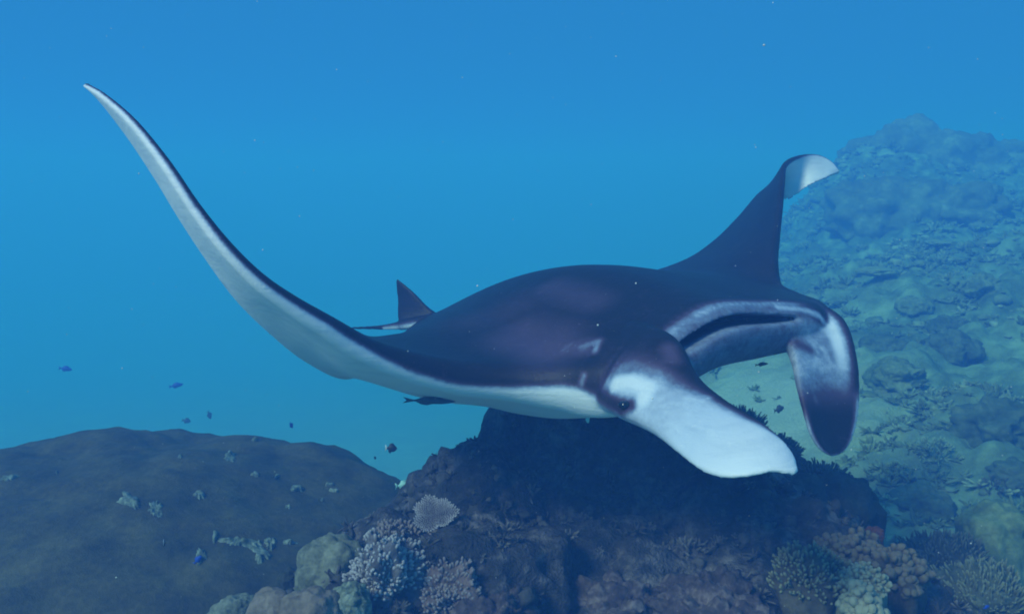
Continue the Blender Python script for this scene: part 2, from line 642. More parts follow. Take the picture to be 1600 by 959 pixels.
# ------------------------------------------------------------------ the smooth brown coral on the left
dc = np.array((-2.40, 4.75, -0.55))
V2, F2 = lump(dc, (2.18, 1.65, 1.20), 7, 0.03, 1.7, 31, ((1.1, 0.07), (2.8, 0.05)), power=2.7)
lowm = V2[:, 2] < -0.7
V2[lowm, 2] = -0.7 + (V2[lowm, 2] + 0.7) * 2.2
V2 = V2 + (0.006 * fbm(V2 * 11, 4, 5, 0.6))[:, None] * (V2 - dc)
dome = mk("massive_coral", V2, F2, M['brown'], tip=np.zeros(len(V2)))
tag(dome, "huge smooth brown coral mound with white scars filling the lower left", "coral")
DOME = BVHTree.FromPolygons(V2.tolist(), F2.tolist())


def patch(px, py, wx, wy, seed, rot=0.0, name="dead_patch", holes=0.0):
    """an uneven pad of dead white coral lying on the mound"""
    hit, nrm = on_bvh(DOME, px, py)
    if hit is None:
        return
    dist = (hit - CAM).length
    n1, n2 = 14, 72
    vs, ts = [], []
    for i in range(n1):
        for k in range(n2):
            a = 2 * math.pi * k / n2
            e = 1 + 0.55 * vnoise(np.array([[math.cos(a) * 1.6 + seed, math.sin(a) * 1.6, seed * 1.3]]), seed)[0] \
                + 0.30 * vnoise(np.array([[math.cos(a) * 4 + seed, math.sin(a) * 4, 2.0]]), seed)[0] \
                + 0.20 * vnoise(np.array([[math.cos(a) * 11 + seed, math.sin(a) * 11, 5.0]]), seed)[0]
            rr = i / (n1 - 1)
            u, v = math.cos(a) * wx * e * rr, math.sin(a) * wy * e * rr
            u, v = u * math.cos(rot) - v * math.sin(rot), u * math.sin(rot) + v * math.cos(rot)
            h2, nn = on_bvh(DOME, px + u, py + v)
            if h2 is None:
                h2, nn = hit, nrm
            lift = (0.013 * (1 - rr ** 4) + 0.014 * vnoise(np.array([[u * .12, v * .2, seed]]), seed + 3)[0] * (1 - rr ** 3)) - 0.004 * (rr > 0.98)
            vs.append(np.array(h2) + np.array(nn) * lift)
    Fq = []
    for i in range(n1 - 1):
        for k in range(n2):
            Fq.append((i * n2 + k, i * n2 + (k + 1) % n2, (i + 1) * n2 + (k + 1) % n2, (i + 1) * n2 + k))
    mk(name, np.array(vs), np.array(Fq), M['dead'], parent=dome, tip=np.zeros(len(vs)))


for i, a in enumerate([(358, 714, 9, 7, 0.2), (398, 742, 5, 3, 0), (466, 764, 12, 4.5, 0.15), (206, 784, 17, 9, 0.5), (243, 794, 13, 11, 0.2),
                       (310, 773, 8, 5, 0), (372, 846, 32, 8, 0.1), (405, 862, 16, 11, 1.0), (424, 850, 8, 12, 0.6), (452, 848, 10, 3, 0.1),
                       (314, 869, 8, 11, 0.2), (12, 747, 15, 4, -0.15), (449, 791, 4, 3, 0), (432, 745, 5, 2, -0.4), (281, 714, 3, 1.5, 0),
                       (336, 838, 3, 9, 0.1), (515, 757, 6, 2, 0), (88, 739, 2, 2, 0), (503, 781, 2, 2, 0), (398, 688, 5, 1.5, 0), (521, 767, 6, 1.6, 0)]):
    patch(a[0], a[1], a[2], a[3], i + 2, a[4])


# ------------------------------------------------------------------ corals in front, left of the rock
def place(px, py, d):
    return P(px, py, d)


def massive(name, px, py, d, rpx, mat, label, cat, seed, bumps, sq=0.85, sub=5, amp=0.15, drop=0.5, group=None, ysc=1.0):
    r = rpx / F * d
    c = place(px, py, d)
    V, Fc = lump(c, (r, r * ysc, r * sq), sub, amp, 1.8, seed, [(f_ / r, a_ * r) for f_, a_ in bumps])
    lowm = V[:, 2] < c[2]
    V[lowm, 2] -= (c[2] - V[lowm, 2]) * drop / r
    o = mk(name, V, Fc, mat, tip=np.zeros(len(V)))
    return tag(o, label, cat, group)


massive("lumpy_coral", 520, 885, 3.1, 46, M['pale_lump'], "pale greenish coral of soft rounded lumps beside the brown mound", "coral", 3,
        ((1.6, 0.30), (5, 0.05)), 0.85)
massive("boulder_coral", 427, 956, 2.75, 34, M['boulder'], "smooth tan boulder coral, left one at the bottom edge", "coral", 5, ((1.2, 0.12), (6, 0.02)), 0.95)
massive("boulder_coral", 488, 962, 2.7, 42, M['boulder'], "lumpy tan boulder coral, right one at the bottom edge", "coral", 8, ((1.6, 0.22), (7, 0.03)), 0.9)
massive("round_coral", 452, 903, 3.3, 17, M['dark'], "small dark round coral in the cleft beside the brown mound", "coral", 9, ((2.0, 0.1),), 0.8)
massive("green_coral", 368, 958, 3.0, 34, M['pale_lump'], "low pale green knobbly coral at the very bottom left of the boulder corals", "coral", 12, ((2.6, 0.2), (7, 0.08)), 0.55)
massive("crust_coral", 545, 940, 2.75, 27, M['dead'], "whitish crumbly dead coral block beside the tan boulder coral", "coral", 13, ((3.0, 0.2), (8, 0.1)), 0.9)
colony("knobby_coral", place(603, 908, 2.95), (0.12, 0.13, 0.13), 900, 0.022, 0.0046, 0.0038, M['knob'], M['knob'],
       "grey knobby coral with bright white knobs below the table coral", "coral", bulb=0.4, seed=4, lump_amp=0.6, base_depth=0.6, part="knobs")
colony("knobby_coral", place(700, 935, 2.95), (0.085, 0.10, 0.10), 600, 0.018, 0.0044, 0.0036, M['knob_pink'], M['knob_pink'],
       "pinkish knobby coral between white knobs and the dark boulder", "coral", bulb=0.5, seed=14, lump_amp=0.6, base_depth=0.6, part="knobs")
colony("knobby_coral", place(625, 850, 3.25), (0.10, 0.10, 0.07), 480, 0.022, 0.0054, 0.004, M['knob_pink'], M['rock'],
       "dull brown knobby coral crowning the slope left of the table coral", "coral", bulb=0.4, seed=24, lump_amp=0.4, base_depth=0.5, part="knobs")
massive("ridge_coral", 742, 862, 3.25, 15, M['crust'], "thin pale coral ridge on the left flank of the dark boulder", "coral", 16, ((2.0, 0.4), (6, 0.15)), 1.3, ysc=1.0, drop=.12)
massive("ridge_coral", 722, 893, 3.1, 26, M['crust'], "mottled pinkish coral lump at the left foot of the dark boulder", "coral", 17, ((2.0, 0.4), (6, 0.15)), 1.0, drop=.3)
massive("crust_coral", 972, 960, 3.1, 55, M['crust'], "low pinkish encrusted coral block at the bottom below the boulder", "coral", 18, ((2.2, 0.5), (6, 0.22)), 0.45, amp=.4, drop=.4)
massive("crust_coral", 770, 968, 2.9, 48, M['crust'], "reddish encrusted coral block at the bottom left of the boulder", "coral", 19, ((2.2, 0.5), (6, 0.22)), 0.45, amp=.4, drop=.4)
massive("crust_coral", 1120, 966, 3.0, 60, M['crust'], "dull brownish encrusted block at the bottom right of the boulder", "coral", 29, ((2.2, 0.5), (6, 0.22)), 0.45, amp=.4, drop=.4)

# table coral: a tilted oval plate on a stalk, fringed with short branchlets
tcn = place(680, 806, 3.2)
root = empty("table_coral", (tcn[0], tcn[1], tcn[2] - 0.06))
tag(root, "small lilac table coral plate with pale fringed rim on the boulder flank", "coral")
axis = np.array((-0.15, -0.62, 0.80))
ax, ay, az = frame_of(axis)
parts = []
n1, n2 = 8, 48
vs = []
for i in range(n1):
    for k in range(n2):
        a = 2 * math.pi * k / n2
        e = 1 + 0.12 * math.sin(3 * a + 1) + 0.07 * math.sin(7 * a)
        rr = i / (n1 - 1)
        vs.append(tcn + ax * math.cos(a) * 0.072 * e * rr + ay * math.sin(a) * 0.062 * e * rr + az * 0.016 * rr * rr)
low = [v - az * 0.014 * (1 - 0.5 * (i // n2) / (n1 - 1)) for i, v in enumerate(vs)]
Fq = []
for i in range(n1 - 1):
    for k in range(n2):
        q = (i * n2 + k, i * n2 + (k + 1) % n2, (i + 1) * n2 + (k + 1) % n2, (i + 1) * n2 + k)
        Fq.append(q)
        Fq.append(tuple(x + n1 * n2 for x in q[::-1]))
for k in range(n2):
    a_, b_ = (n1 - 1) * n2 + k, (n1 - 1) * n2 + (k + 1) % n2
    Fq.append((a_, b_, b_ + n1 * n2, a_ + n1 * n2))
mk("plate", np.array(vs + low), np.array(Fq), M['table'], parent=root, tip=np.zeros(len(vs) * 2))
for i in range(430):
    a = 2.39996 * i
    rr = math.sqrt((i + .5) / 430)
    e = 1 + 0.12 * math.sin(3 * a + 1) + 0.07 * math.sin(7 * a)
    p = tcn + ax * math.cos(a) * 0.072 * e * rr + ay * math.sin(a) * 0.062 * e * rr + az * 0.016 * rr * rr
    d = az + (ax * math.cos(a) + ay * math.sin(a)) * (0.2 + 1.3 * rr ** 3) + RNG.normal(0, .12, 3)
    v, f_, tt = finger(p, d, 0.008 + 0.007 * rr ** 3, 0.0027, 0.0021, 5, 3)
    parts.append((v, f_, tt * (0.25 + 0.75 * rr ** 2)))
V, Fc, T = join(parts)
o = mk("branchlets", V, Fc, M['table'], parent=root, tip=T)
o["kind"] = "stuff"
V, Fc, T = finger(tcn - az * 0.16 + np.array((0.02, 0.04, -.03)), az, 0.155, 0.035, 0.022, 10, 5)
mk("stalk", V, Fc, M['table'], parent=root, tip=T * 0)

# ------------------------------------------------------------------ corals in front, right of the rock
colony("finger_coral", place(1262, 908, 2.95), (0.11, 0.11, 0.09), 480, 0.028, 0.0058, 0.0042, M['finger'], M['finger'],
       "brown finger coral with yellowish tips at the right foot of the boulder", "coral", seed=5, lump_amp=0.5, part="fingers")
colony("finger_coral", place(1345, 915, 2.85), (0.066, 0.07, 0.06), 240, 0.02, 0.0062, 0.0054, M['finger_pale'], M['finger_pale'],
       "small pale yellow finger coral squeezed between the brown corals", "coral", seed=6, bulb=0.3, lump_amp=0.5, part="fingers")
colony("lobed_coral", place(1400, 905, 3.1), (0.11, 0.11, 0.10), 230, 0.032, 0.0105, 0.0098, M['lobe'], M['lobe'],
       "brown lobed coral at bottom right with plump reddish knobs", "coral", seed=7, bulb=0.5, lump_amp=0.5, part="lobes")
colony("lobed_coral", place(1332, 872, 3.25), (0.11, 0.10, 0.075), 210, 0.03, 0.0105, 0.0098, M['lobe'], M['lobe'],
       "tan lobed coral rising behind the yellow tipped finger coral", "coral", seed=8, bulb=0.5, lump_amp=0.5, part="lobes")
colony("lobed_coral", place(1350, 962, 2.7), (0.062, 0.075, 0.07), 110, 0.022, 0.0105, 0.010, M['lobe_pale'], M['lobe_pale'],
       "pale greenish lobed coral at the bottom edge below the finger corals", "coral", seed=9, bulb=0.5, lump_amp=0.5, part="lobes")
massive("red_coral", 1366, 838, 3.4, 12, M['red'], "small rusty red coral lump topping the tan lobed coral", "coral", 41, ((1.6, 0.3), (5, 0.1)), 1.0, drop=.2)
massive("rounded_coral", 1308, 800, 3.9, 52, M['dark'], "dark rounded coral head right of the boulder under the far head fin", "coral", 42, ((2.0, 0.22), (6, 0.08)), 0.95, drop=.9)
massive("rounded_coral", 1250, 800, 3.8, 44, M['dark'], "dark lumpy coral head joining the right side of the boulder", "coral", 43, ((2.0, 0.22), (6, 0.08)), 1.1, drop=.9)
colony("bushy_coral", place(1280, 752, 4.0), (0.10, 0.10, 0.07), 260, 0.045, 0.006, 0.004, M['dark'], M['dark'],
       "dark bushy coral tuft on top of the heads right of the boulder", "coral", seed=15, lump_amp=0.3, part="branches")
colony("bushy_coral", place(1545, 935, 3.6), (0.17, 0.17, 0.11), 520, 0.04, 0.006, 0.0035, M['olive'], M['olive'],
       "greenish bushy coral at the lower right corner", "coral", seed=16, lump_amp=0.3, part="branches", up=.7)
colony("bushy_coral", place(1475, 885, 4.1), (0.19, 0.18, 0.13), 460, 0.045, 0.008, 0.004, M['dark'], M['dark'],
       "dim olive bushy coral right of the brown lobed coral", "coral", seed=17, lump_amp=0.3, part="branches", up=.6)
massive("rounded_coral", 1560, 835, 4.6, 50, M['slope'], "dim rounded coral head above the bushy corner coral", "coral", 44, ((2.0, 0.22), (6, 0.08)), 0.8, drop=.6)

# fan-like bushes behind the near head fin
colony("feathery_coral", place(1158, 668, 4.9), (0.11, 0.12, 0.09), 420, 0.050, 0.0055, 0.003, M['dark'], M['dark'],
       "dark feathery coral peeking over the white head fin", "coral", seed=18, lump_amp=0.3, part="branches", up=.9, base_depth=.9)
colony("feathery_coral", place(1215, 705, 4.8), (0.11, 0.12, 0.07), 340, 0.042, 0.0055, 0.003, M['dark'], M['dark'],
       "lower dark feathery coral beside the tip of the white head fin", "coral", seed=19, lump_amp=0.3, part="branches", up=.8, base_depth=.9)


# branching and domed corals standing out on the slope
def slope_pt(px, py):
    hit, n = on_bvh(FLOOR, px, py)
    return np.array(hit) if hit is not None else P(px, py, 9)


def staghorn(px, py, rpx, label, seed, mat, levels=3, n0=9):
    base = slope_pt(px, py + rpx * 0.5)
    d = (base[1])
    R = rpx / F * d
    root = empty("branching_coral", tuple(base))
    tag(root, label, "coral")
    rng = np.random.default_rng(seed)
    parts = []

    def grow(p, dr, ln, r, lv):
        v, f_, tt = finger(p, dr, ln, r, r * 0.6, 5, 3, bend=0.12)
        parts.append((v, f_, tt * (1.0 if lv == 0 else 0.15)))
        if lv > 0:
            e = p + dr / np.linalg.norm(dr) * ln * 0.9
            for _ in range(4):
                grow(e, dr / np.linalg.norm(dr) + rng.normal(0, .55, 3) + np.array((0, 0, .15)), ln * .72, r * .72, lv - 1)
    for _ in range(n0):
        a = rng.uniform(0, 2 * math.pi)
        dr = np.array((math.cos(a), math.sin(a), rng.uniform(.4, 1.6)))
        grow(base - np.array((0, 0, .05)), dr, R * .5, R * .055, levels - 1)
    V, Fc, T = join(parts)
    o = mk("branches", V, Fc, mat, parent=root, tip=T)
    o["kind"] = "stuff"


staghorn(1460, 690, 44, "pale open branching coral on the slope right of the far head fin", 3, M['slope'])
staghorn(1560, 745, 40, "dim branching coral near the right edge of the photo", 4, M['dark'])
staghorn(1400, 720, 26, "small olive branching coral just right of the far head fin", 5, M['slope'])
dome_list = [  # the first two are masses added where the reef has a shaded hollow
    (1385, 335, 78, 'mound', "broad reef mass added for the shaded hollow below the distant mound"),
    (1500, 330, 60, 'mound', "smaller reef mass added for the shaded hollow right of the broad one"),
    (1482, 512, 24, 'slope_dark', "dark round coral head upper of two on the mid slope"),
    (1488, 545, 34, 'slope_dark', "broad dark coral head below another on the mid slope"),
    (1556, 668, 52, 'slope_dark', "wide dark coral head in the dark hollow at the right edge"),
    (1590, 745, 36, 'slope_dark', "low dark coral mass cut by the right edge of the frame"),
    (1376, 545, 30, 'slope_dark', "shadowy coral head close beside the curve of the far head fin"),
    (1400, 590, 36, 'slope', "olive coral head right of the middle of the far head fin"),
    (1440, 790, 40, 'slope_dark', "dark coral mound on the slope below the pale branching coral"),
    (1530, 450, 26, 'slope', "dim coral head high on the slope near the right edge"),
    (1430, 480, 22, 'slope', "small pale coral head on the ledge left of the dark heads"),
]
for i, (px, py, r, mt, lb) in enumerate(dome_list):
    p = slope_pt(px, py)
    rr = r / F * p[1]
    V, Fc = lump(p, (rr, rr * 1.1, rr * 0.6), 5, 0.3, 1.8, 60 + i, ((2.0 / rr, 0.2 * rr), (6 / rr, .08 * rr)))
    tag(mk("coral_mound", V, Fc, M[mt], tip=np.zeros(len(V))), lb, "coral")
for i, (px, py, r, lb) in enumerate([(1366, 438, 30, "pale flat plate coral on the upper ledge beside the far wing"),
                                     (1470, 392, 22, "dim flat plate coral on the ridge under the distant mound")]):
    p = slope_pt(px, py)
    rr = r / F * p[1]
    V, Fc = lump(p + np.array((0, 0, 0.12)), (rr, rr, rr * 0.22), 5, 0.18, 1.8, 80 + i, ((5 / rr, .04 * rr),))
    tag(mk("plate_coral", V, Fc, M['slope'], tip=np.full(len(V), .25)), lb, "coral")
# the far mound on the ridge
hc = np.array((10.5, 22.0, 2.15))
V, Fc = lump(hc, (2.7, 1.9, 1.25), 6, 0.28, 1.6, 91, ((1.4, 0.3), (4.0, 0.14), (9, .05)))
tag(mk("far_reef_mound", V, Fc, M['mound'], tip=np.zeros(len(V))), "hazy dark reef mound rising at the upper right behind the wing tip", "reef mound")

# ------------------------------------------------------------------ the manta ray
#         LE(px,py,d)            TE(px,py,d)           front  top   bottom camber maxpos
ST = [
    ((131, 131, 2.62), (134, 134, 2.64), .004, .005, .005, .0, .35),
    ((160, 147, 2.55), (163, 166, 2.62), .006, .008, .008, .0, .30),
    ((207, 189, 2.46), (205, 222, 2.65), .009, .012, .011, .0, .25),
    ((257, 252, 2.40), (244, 281, 2.68), .012, .016, .014, .0, .25),
    ((306, 325, 2.38), (281, 342, 2.72), .014, .020, .016, .0, .25),
    ((355, 388, 2.38), (322, 405, 2.78), .017, .026, .020, .005, .28),
    ((405, 438, 2.41), (368, 468, 2.87), .020, .034, .024, .01, .30),
    ((456, 475, 2.46), (420, 520, 3.00), .024, .044, .030, .015, .30),
    ((510, 508, 2.52), (478, 566, 3.20), .030, .055, .050, .02, .32),
    ((572, 545, 2.60), (540, 592, 3.50), .036, .070, .078, .02, .34),
    ((640, 574, 2.68), (588, 566, 3.86), .044, .100, .105, .02, .36),
    ((720, 594, 2.75), (612, 540, 4.08), .050, .135, .135, .015, .38),
    ((800, 602, 2.78), (630, 520, 4.20), .058, .170, .160, .01, .40),
    ((880, 612, 2.75), (644, 508, 4.27), .068, .205, .185, .0, .42),
    ((960, 618, 2.66), (652, 502, 4.30), .080, .235, .19, .0, .42),
    ((1035, 592, 2.64), (657, 500, 4.32), .095, .255, .19, .0, .42),
    ((1140, 530, 2.80), (662, 497, 4.33), .105, .27, .19, .0, .42),
    ((1225, 516, 2.98), (670, 493, 4.36), .095, .265, .175, .0, .42),
    ((1290, 508, 3.14), (690, 488, 4.40), .080, .235, .140, .0, .42),
    ((1300, 495, 3.36), (760, 474, 4.48), .060, .190, .110, .0, .40),
    ((1262, 476, 3.60), (870, 455, 4.56), .045, .130, .080, .0, .38),
    ((1226, 452, 3.80), (980, 434, 4.62), .034, .080, .055, .0, .36),
    ((1215, 410, 3.94), (1064, 408, 4.68), .026, .050, .036, .0, .34),
    ((1217, 365, 4.10), (1112, 378, 4.74), .020, .032, .026, .0, .32),
    ((1221, 322, 4.25), (1150, 342, 4.80), .016, .022, .020, .0, .30),
    ((1224, 285, 4.40), (1186, 302, 4.82), .013, .016, .015, .0, .28),
    ((1228, 256, 4.56), (1205, 298, 4.82), .011, .013, .013, .0, .28),
    ((1248, 243, 4.74), (1229, 314, 4.78), .011, .012, .012, .0, .35),
    ((1275, 242, 4.86), (1262, 292, 4.74), .010, .012, .011, .0, .4),
    ((1297, 253, 4.92), (1290, 279, 4.80), .009, .011, .010, .0, .45),
    ((1311, 270, 4.92), (1309, 271, 4.90), .007, .009, .009, .0, .5),
]


def catmull(A, t):
    A = np.asarray(A, float)
    n = len(A)
    i = min(int(t), n - 2)
    u = t - i
    p0, p1, p2, p3 = A[max(i - 1, 0)], A[i], A[i + 1], A[min(i + 2, n - 1)]
    return 0.5 * ((2 * p1) + (-p0 + p2) * u + (2 * p0 - 5 * p1 + 4 * p2 - p3) * u * u + (-p0 + 3 * p1 - 3 * p2 + p3) * u ** 3)


LE = np.array([P(*s[0]) for s in ST])
TE = np.array([P(*s[1]) for s in ST])
PR = np.array([s[2:] for s in ST])
NS, NP = 300, 60
NCTRL = len(ST)
ts = np.linspace(0, NCTRL - 1, NS)
LEs = np.array([catmull(LE, t_) for t_ in ts])
TEs = np.array([catmull(TE, t_) for t_ in ts])
PRs = np.array([catmull(PR, t_) for t_ in ts])
ch = TEs - LEs
mid = LEs * 0.6 + TEs * 0.4
sp = np.gradient(mid, axis=0)
up = np.cross(sp, ch)
up /= np.linalg.norm(up, axis=1)[:, None]
kern = np.hanning(9)
kern /= kern.sum()
up = np.stack([np.convolve(np.pad(up[:, i], 4, 'edge'), kern, 'valid') for i in range(3)], 1)
up /= np.linalg.norm(up, axis=1)[:, None]


def half(tt, front, T_, pos, tm_front):
    """half thickness along the chord (0 = leading edge)"""
    fr = np.sqrt(np.clip(1 - (1 - np.clip(tt / tm_front, 0, 1)) ** 2, 0, 1))
    bumpy = np.where(tt < pos, np.sin(np.clip(tt / pos, 0, 1) * math.pi / 2) ** 1.5,
                     np.cos(np.clip((tt - pos) / (1 - pos), 0, 1) * math.pi / 2) ** 1.35)
    edge = 0.004
    tail = np.sqrt(np.clip((1 - tt) / 0.03, 0, 1))  # closes the trailing edge
    return (front * fr * (1 - tt) ** 0.8 + max(T_ - front, 0) * bumpy + edge * fr) * tail


bodyw = smooth(9.5, 12.5, ts) * (1 - smooth(18.5, 20.5, ts))
upc = up[(ts > 12.5) & (ts < 18)].mean(0)
upc /= np.linalg.norm(upc)
up = up * (1 - bodyw[:, None]) + upc * bodyw[:, None]
up /= np.linalg.norm(up, axis=1)[:, None]
# chord parameter, dense at the nose
u_ = np.linspace(0, 1, NP)
tpar = u_ ** 2.2
NLOOP = 2 * NP - 2
manta_src = []
MV = np.zeros((NS, NLOOP, 3))
MP = np.zeros((NS, NLOOP))       # pigment, 0 dark 1 white
MW = np.zeros((NS, NLOOP))
for i in range(NS):
    fr, tp, bt, cb, ps = PRs[i]
    s_ = ts[i]
    clen = np.linalg.norm(ch[i])
    tmf = min(0.5, max(fr * 1.1 / clen, 0.02))
    ht = half(tpar, fr, tp, ps, tmf)
    hb = half(tpar, fr * 0.95, bt, ps * 0.75, tmf)
    cam_ = cb * np.sin(tpar * math.pi)
    headw = float(smooth(14.9, 15.4, s_) * (1 - smooth(17.3, 18.1, s_)))
    slith = 0.155 * math.sqrt(max(0.0, 1 - ((s_ - 16.0) / 1.45) ** 2)) if abs(s_ - 16) < 1.45 else 0.0
    slitc = 0.42 - 0.10 * (s_ - 16.0) ** 2 * 0.3
    wrap = float(1 - smooth(10.0, 12.2, s_) * (1 - smooth(18.5, 20.0, s_)))
    rise = float(smooth(10.2, 13.0, s_) * (1 - smooth(13.3, 14.2, s_)))
    for k in range(NLOOP):
        if k < NP:
            j, sg, h_ = NP - 1 - k, 1, ht
        else:
            j, sg, h_ = k - NP + 1, -1, hb
        tt = tpar[j]
        hh = sg * h_[j]
        t2 = tt
        w = hh / max(fr, 1e-6)
        # the mouth: a groove across the blunt face of the head
        if headw > 0 and tt < 0.10:
            slit = math.exp(-((w - slitc) / max(slith, 0.01)) ** 4) if slith > 0 else 0.0
            t2 = tt + slit * 0.07 * min(1.0, slith * 7)
        MV[i, k] = LEs[i] + ch[i] * t2 + up[i] * (hh + cam_[j])
        # pigment
        if sg > 0:
            pg = 0.0
        else:
            pg = 1.0
        dl = tt * clen                      # metres from the leading edge
        if s_ > 18.0:
            if sg < 0:
                lim = 0.012
                pg = float(smooth(lim * 0.6, lim * 1.3, dl))
        elif s_ < 14.4 and dl < 0.10 and abs(w) < 1.0:
            thr = np.interp(s_, [0, 1, 8, 9, 10, 11, 12, 13, 13.8, 14.4], [.1, .08, .08, .0, -.25, -.35, -.15, .25, .2, -.1])
            pg = float(smooth(thr + 0.18, thr - 0.14, w))
        if 0 < headw and tt < 0.09 and w < 1.35:
            face = 0.34 + 0.44 * math.exp(-((w - 0.96) / 0.045) ** 2)
            face *= 1 - float(smooth(1.00, 1.08, w))
            sl = float(smooth(slith * 1.25, slith * 0.85, abs(w - slitc))) if slith > 0.02 else 0.0
            face = face * (1 - sl)
            if slith > 0.05:
                face += 0.14 * math.exp(-((w - slitc + slith * 1.35) / 0.04) ** 2)
            pg = pg * (1 - headw) + face * headw
        MP[i, k] = pg
        MW[i, k] = w
# faces
idx = np.arange(NS * NLOOP).reshape(NS, NLOOP)
nxt = np.roll(idx, -1, axis=1)
Fm = np.stack([idx[:-1].ravel(), nxt[:-1].ravel(), nxt[1:].ravel(), idx[1:].ravel()], 1)
caps = [tuple(idx[0][::-1].tolist()), tuple(idx[-1].tolist())]


def loft(stations, nu=44, ns=50, power=0.5, pig=None, cup=0.0):
    """flattened limb: stations = (edgeA, edgeB, half thickness); returns verts, faces, pigment"""
    A = np.array([P(*s[0]) for s in stations])
    B = np.array([P(*s[1]) for s in stations])
    Th = np.array([[s[2]] for s in stations])
    T = np.linspace(0, len(stations) - 1, ns)
    A = np.array([catmull(A, q) for q in T])
    B = np.array([catmull(B, q) for q in T])
    Th = np.array([catmull(Th, q)[0] for q in T])
    D = B - A
    S = np.gradient((A + B) / 2, axis=0)
    N = np.cross(S, D)
    N /= np.linalg.norm(N, axis=1)[:, None]
    V = np.zeros((ns, nu, 3))
    G = np.zeros((ns, nu))
    for i in range(ns):
        for k in range(nu):
            a = 2 * math.pi * k / nu
            c_ = 0.5 - 0.5 * math.cos(a)
            s_ = math.sin(a)
            V[i, k] = A[i] + D[i] * c_ + N[i] * (Th[i] * (abs(s_) ** power) * (1 if s_ >= 0 else -1) + cup * math.sin(math.pi * c_) * np.linalg.norm(D[i]))
            G[i, k] = pig(T[i] / (len(stations) - 1), c_, s_) if pig else 0
    idx = np.arange(ns * nu).reshape(ns, nu)
    nx_ = np.roll(idx, -1, axis=1)
    Fq = np.stack([idx[:-1].ravel(), nx_[:-1].ravel(), nx_[1:].ravel(), idx[1:].ravel()], 1)
    return V.reshape(-1, 3), Fq, G.ravel(), [tuple(idx[0][::-1].tolist()), tuple(idx[-1].tolist())]


def pig_near(u, c, s):
    edge = np.interp(u, [0, .12, .22, .34, .5, .62, .75], [.70, .56, .36, .19, .13, .08, 0.0])
    return float(smooth(edge * 0.45, edge * 1.45 + 0.02, c)) * (0.68 + 0.32 * float(smooth(.15, .75, u)))  # grey shading towards the fin root is put into the pigment


def pig_far(u, c, s):
    v = 0.62 - 0.62 * float(smooth(0.30, 0.62, u))
    v += 0.42 * math.exp(-((c - 0.24) / 0.10) ** 2) * math.exp(-((u - 0.20) / 0.17) ** 2)
    v -= 0.30 * math.exp(-((c - 0.85) / 0.2) ** 2) * math.exp(-((u - 0.16) / 0.08) ** 2)
    v *= float(smooth(0.07, 0.20, c)) if u < 0.5 else 1
    if c < 0.07:
        v = max(v, 0.8 * float(smooth(.45, .6, u)))
    if c > 0.975:
        v = max(v, 0.5 * float(smooth(.5, .7, u)))
    if u > 0.97:
        v = 0.6
    return v


near_fin = loft([((1000, 505, 2.84), (925, 630, 2.76), .048),
                 ((1058, 530, 2.64), (965, 650, 2.58), .048),
                 ((1092, 590, 2.52), (1018, 674, 2.42), .032),
                 ((1128, 622, 2.43), (1055, 703, 2.32), .020),
                 ((1165, 645, 2.38), (1090, 731, 2.24), .014),
                 ((1200, 668, 2.34), (1125, 745, 2.20), .014),
                 ((1228, 694, 2.30), (1165, 744, 2.17), .011),
                 ((1242, 716, 2.25), (1205, 737, 2.17), .009),
                 ((1247, 737, 2.20), (1240, 742, 2.18), .006)], pig=pig_near, cup=-0.06)
far_fin = loft([((1278, 480, 3.30), (1212, 508, 3.14), .050),
                ((1316, 503, 3.20), (1229, 538, 3.03), .042),
                ((1334, 546, 3.10), (1240, 568, 2.97), .032),
                ((1341, 592, 3.04), (1246, 602, 2.93), .024),
                ((1341, 635, 3.00), (1255, 640, 2.90), .018),
                ((1336, 670, 2.97), (1265, 675, 2.88), .014),
                ((1326, 697, 2.94), (1280, 700, 2.87), .011),
                ((1309, 712, 2.91), (1299, 713, 2.88), .006)], pig=pig_far, cup=0.10)
dorsal = loft([((705, 502, 4.30), (626, 516, 4.40), .03), ((672, 482, 4.34), (622, 492, 4.42), .018),
               ((650, 460, 4.36), (622, 470, 4.42), .012), ((634, 446, 4.38), (620, 450, 4.42), .008), ((621, 436, 4.40), (619, 437, 4.42), .005)],
              ns=30, nu=24)
tail = loft([((740, 482, 4.15), (740, 508, 4.15), .06), ((680, 490, 4.28), (680, 508, 4.28), .04), ((640, 498, 4.36), (640, 514, 4.36), .026), ((600, 507, 4.48), (600, 515, 4.48), .013),
             ((560, 510, 4.60), (560, 514.5, 4.60), .007), ((500, 513, 4.80), (500, 516.5, 4.80), .0055), ((420, 520, 5.0), (420, 523, 5.0), .005)],
            ns=50, nu=14, pig=lambda u, c, s: 0.9 if (c > 0.6 and u < .5) else 0.0)
pelvic = loft([((690, 500, 4.22), (660, 515, 4.1), .03), ((668, 512, 4.2), (640, 528, 4.15), .018), ((650, 522, 4.18), (615, 540, 4.15), .009), ((640, 530, 4.17), (606, 542, 4.16), .005)],
              ns=20, nu=20)

allV = [MV.reshape(-1, 3)]
allF = [tuple(q) for q in Fm.tolist()] + caps
allP = [MP.ravel()]
off = len(allV[0])
for (v, f_, g, cp) in (near_fin, far_fin, dorsal, tail, pelvic):
    allF += [tuple(x + off for x in q) for q in f_.tolist()] + [tuple(x + off for x in q) for q in cp]
    allV.append(v)
    allP.append(g)
    off += len(v)
SV = np.vstack(allV)
SP = np.concatenate(allP)
src = bpy.data.meshes.new("manta_source")
src.from_pydata(SV.tolist(), [], allF)
bm = bmesh.new()
bm.from_mesh(src)
bmesh.ops.triangulate(bm, faces=[f for f in bm.faces if len(f.verts) > 4])
